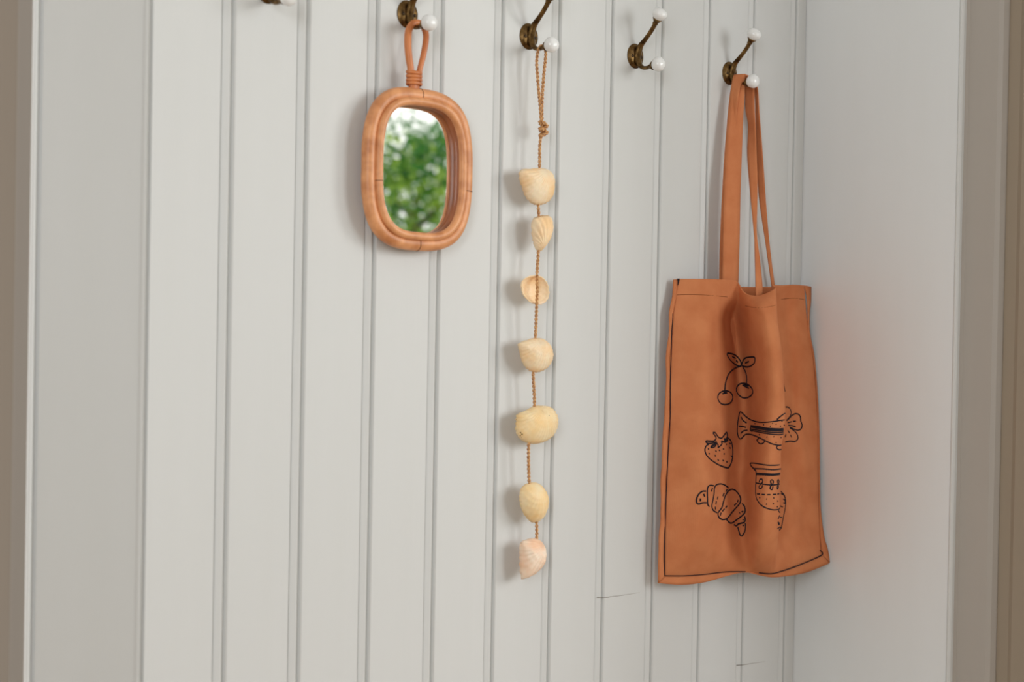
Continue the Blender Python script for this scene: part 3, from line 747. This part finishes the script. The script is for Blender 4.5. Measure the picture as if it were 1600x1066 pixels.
cr = [f((240,240),(180,245),(120,300),(88,380),(95,440),(130,455),(190,435),(250,435)), f((205,285),(222,330)), f((155,360),(152,410)),
      f((365,150),(310,145),(270,175),(262,260),(265,370),(270,460),(295,495)), f((345,195),(325,245)),
      f((610,185),(550,140),(480,120),(410,140),(378,190),(370,290),(350,400),(335,490),(360,560),(420,600)), f((435,335),(425,380)), f((410,410),(400,460)), f((392,500),(395,545)), f((590,215),(570,250)), f((540,275),(520,325)),
      f((440,600),(500,520),(530,420),(560,320),(610,240),(670,210),(730,230),(790,300),(820,370),(800,450),(740,520),(670,600),(610,680),(560,710),(500,710),(450,670),(440,600)),
      f((775,390),(765,425)), f((745,450),(710,480)), f((590,490),(565,520)), f((545,540),(510,580)), f((490,600),(475,650)),
      f((845,445),(890,500),(905,570),(880,620),(820,670),(750,720),(680,770),(630,765),(580,710)), f((865,575),(835,590)), f((805,600),(800,612)),
      f((890,665),(905,710),(890,760),(830,775),(780,790),(745,820),(705,800)), f((855,715),(875,720)), f((770,840),(785,900),(810,970),(845,985),(890,930),(910,860),(905,780)), f((855,812),(885,818))]
bvh = bvh_l
thread_lines('embroidered_croissant', cr, M['thread'], 0.00125, label='black embroidered croissant')
f = lambda *p: sc(1160, 715, 8.885, p)
jg = [f((550,95),(450,108),(330,105),(210,85),(120,80),(125,115),(165,160),(195,200),(195,300),(190,420),(195,540),(230,620),(290,680),(370,715),(440,728),(490,722)),
      f((165,155),(300,160),(430,170),(545,155)), f((200,220),(320,225),(430,230),(535,215)), f((200,238),(320,243),(430,246),(532,232)),
      f((200,355),(320,375),(430,380),(525,368)), f((240,345),(250,305),(280,305),(285,345),(260,365)), f((260,370),(240,400),(245,435),(275,420),(285,385)),
      f((400,375),(390,330),(405,310),(425,330),(415,370),(390,400),(385,435),(410,445),(420,400)), f((490,370),(480,330),(492,305),(500,340),(488,375),(475,410),(480,440),(492,410),(490,375)),
      f((210,508),(250,508)), f((275,512),(315,514)), f((345,515),(385,514)), f((420,512),(460,510)), f((480,508),(500,505)),
      f((528,470),(575,520),(595,600),(590,700),(570,800),(550,900),(535,980),(500,1010),(465,1012)), f((540,480),(585,560),(585,640)), f((530,500),(565,520)), f((560,580),(585,590)), f((562,630),(590,640)),
      # lettering down the handle of the second jug
      f((500,668),(555,688)), f((508,705),(495,735),(510,762),(526,742),(520,710),(508,705)), f((490,850),(520,780)), f((505,830),(545,835)), f((488,890),(500,935)), f((480,985),(510,960),(500,900)), f((500,960),(535,975))]
jg += dot(1160, 715, 8.885, [(248,560),(338,575),(430,560),(333,648),(425,640),(483,605),(478,685)], 1.2)
jh = [l for l in jg if max(p[0] for p in l) > 1219.5 and min(p[0] for p in l) > 1211]; jg = [l for l in jg if l not in jh]
bvh = bvh_l
thread_lines('embroidered_jug', jg, M['thread'], 0.00105, label='black embroidered patterned jug half folded away')
bvh = bvh_r
thread_lines('embroidered_tail', jh, M['thread'], 0.00095, label='narrow lettered end of a drawing emerging from the fold')
bvh = bvh_r
thread_lines('embroidered_outline', [[(1222.5, 578), (1222, 590), (1223.5, 600), (1226, 612)], ], M['thread'], 0.0009)

# handles
ZA = 0.030
L1 = [(1145.5,121,.014),(1140.5,154,.016),(1137,190,.018),(1135.4,211,.019),(1133,262,.022),(1131,312,.025),(1129.7,380,.028),(1128.7,437,.028),(1128.6,443,.026)]
R1 = [(1164,119,.030),(1163.4,150.5,.030),(1161.5,175,.030),(1160.7,194,.030),(1158,262,.031),(1156.3,312,.031),(1155,380,.031),(1153.3,437,.030),(1153.2,443,.026)]
L2 = [(1145.5,121,.014),(1150,118,.014),(1157,120,.013),(1163,130,.014),(1164.5,150,.015),(1165,171,.016),(1169,196,.018),(1167.5,238,.020),(1170,279,.024),(1173.5,319,.030),(1178,366,.038),(1179.6,397,.046),(1181,457,.060),(1181,475,.062)]
R2 = [(1164,119,.030),(1166,117.5,.031),(1171,120,.031),(1176,128,.031),(1178,137,.031),(1179,171,.031),(1181,214,.032),(1182.5,250,.033),(1183.7,280,.034),(1183.2,319,.036),(1182.3,366,.041),(1187,407,.048),(1191.8,457,.061),(1192,475,.063)]
hA = list(reversed(L1)) + L2[1:]; hB = list(reversed(R1)) + R2[1:]
ribbon('handle', [on(*p) for p in hA], [on(*p) for p in hB], M['canvas'], bag, 6, 4, 0.0006, 0.0016)
L3 = [(1124,440,.012),(1124.5,400,.012),(1127,329,.013),(1130.5,262,.013),(1134.5,211,.013),(1140.5,150,.013),(1147,122,.013),(1158,120,.012),(1168,124,.012),(1176,134,.012),(1180,150,.012),(1181,177,.012),(1182.7,228,.012),(1184,279,.012),(1187,319,.012),(1193.8,366,.011),(1201,414,.011),(1206,450,.011),(1207,465,.011)]
R3 = [(1140,440,.017),(1141,400,.018),(1143,329,.021),(1146,262,.024),(1150,211,.026),(1154,150,.028),(1163,121.5,.028),(1172,121,.028),(1179,127,.028),(1183,136,.027),(1184.5,150,.026),(1186,177,.025),(1190.2,228,.024),(1194,279,.023),(1197,319,.020),(1201,366,.016),(1206,414,.013),(1210.7,450,.012),(1211.5,465,.012)]
ribbon('handle', [on(*p) for p in L3], [on(*p) for p in R3], M['canvas'], bag, 6, 4, 0.0, 0.0016)
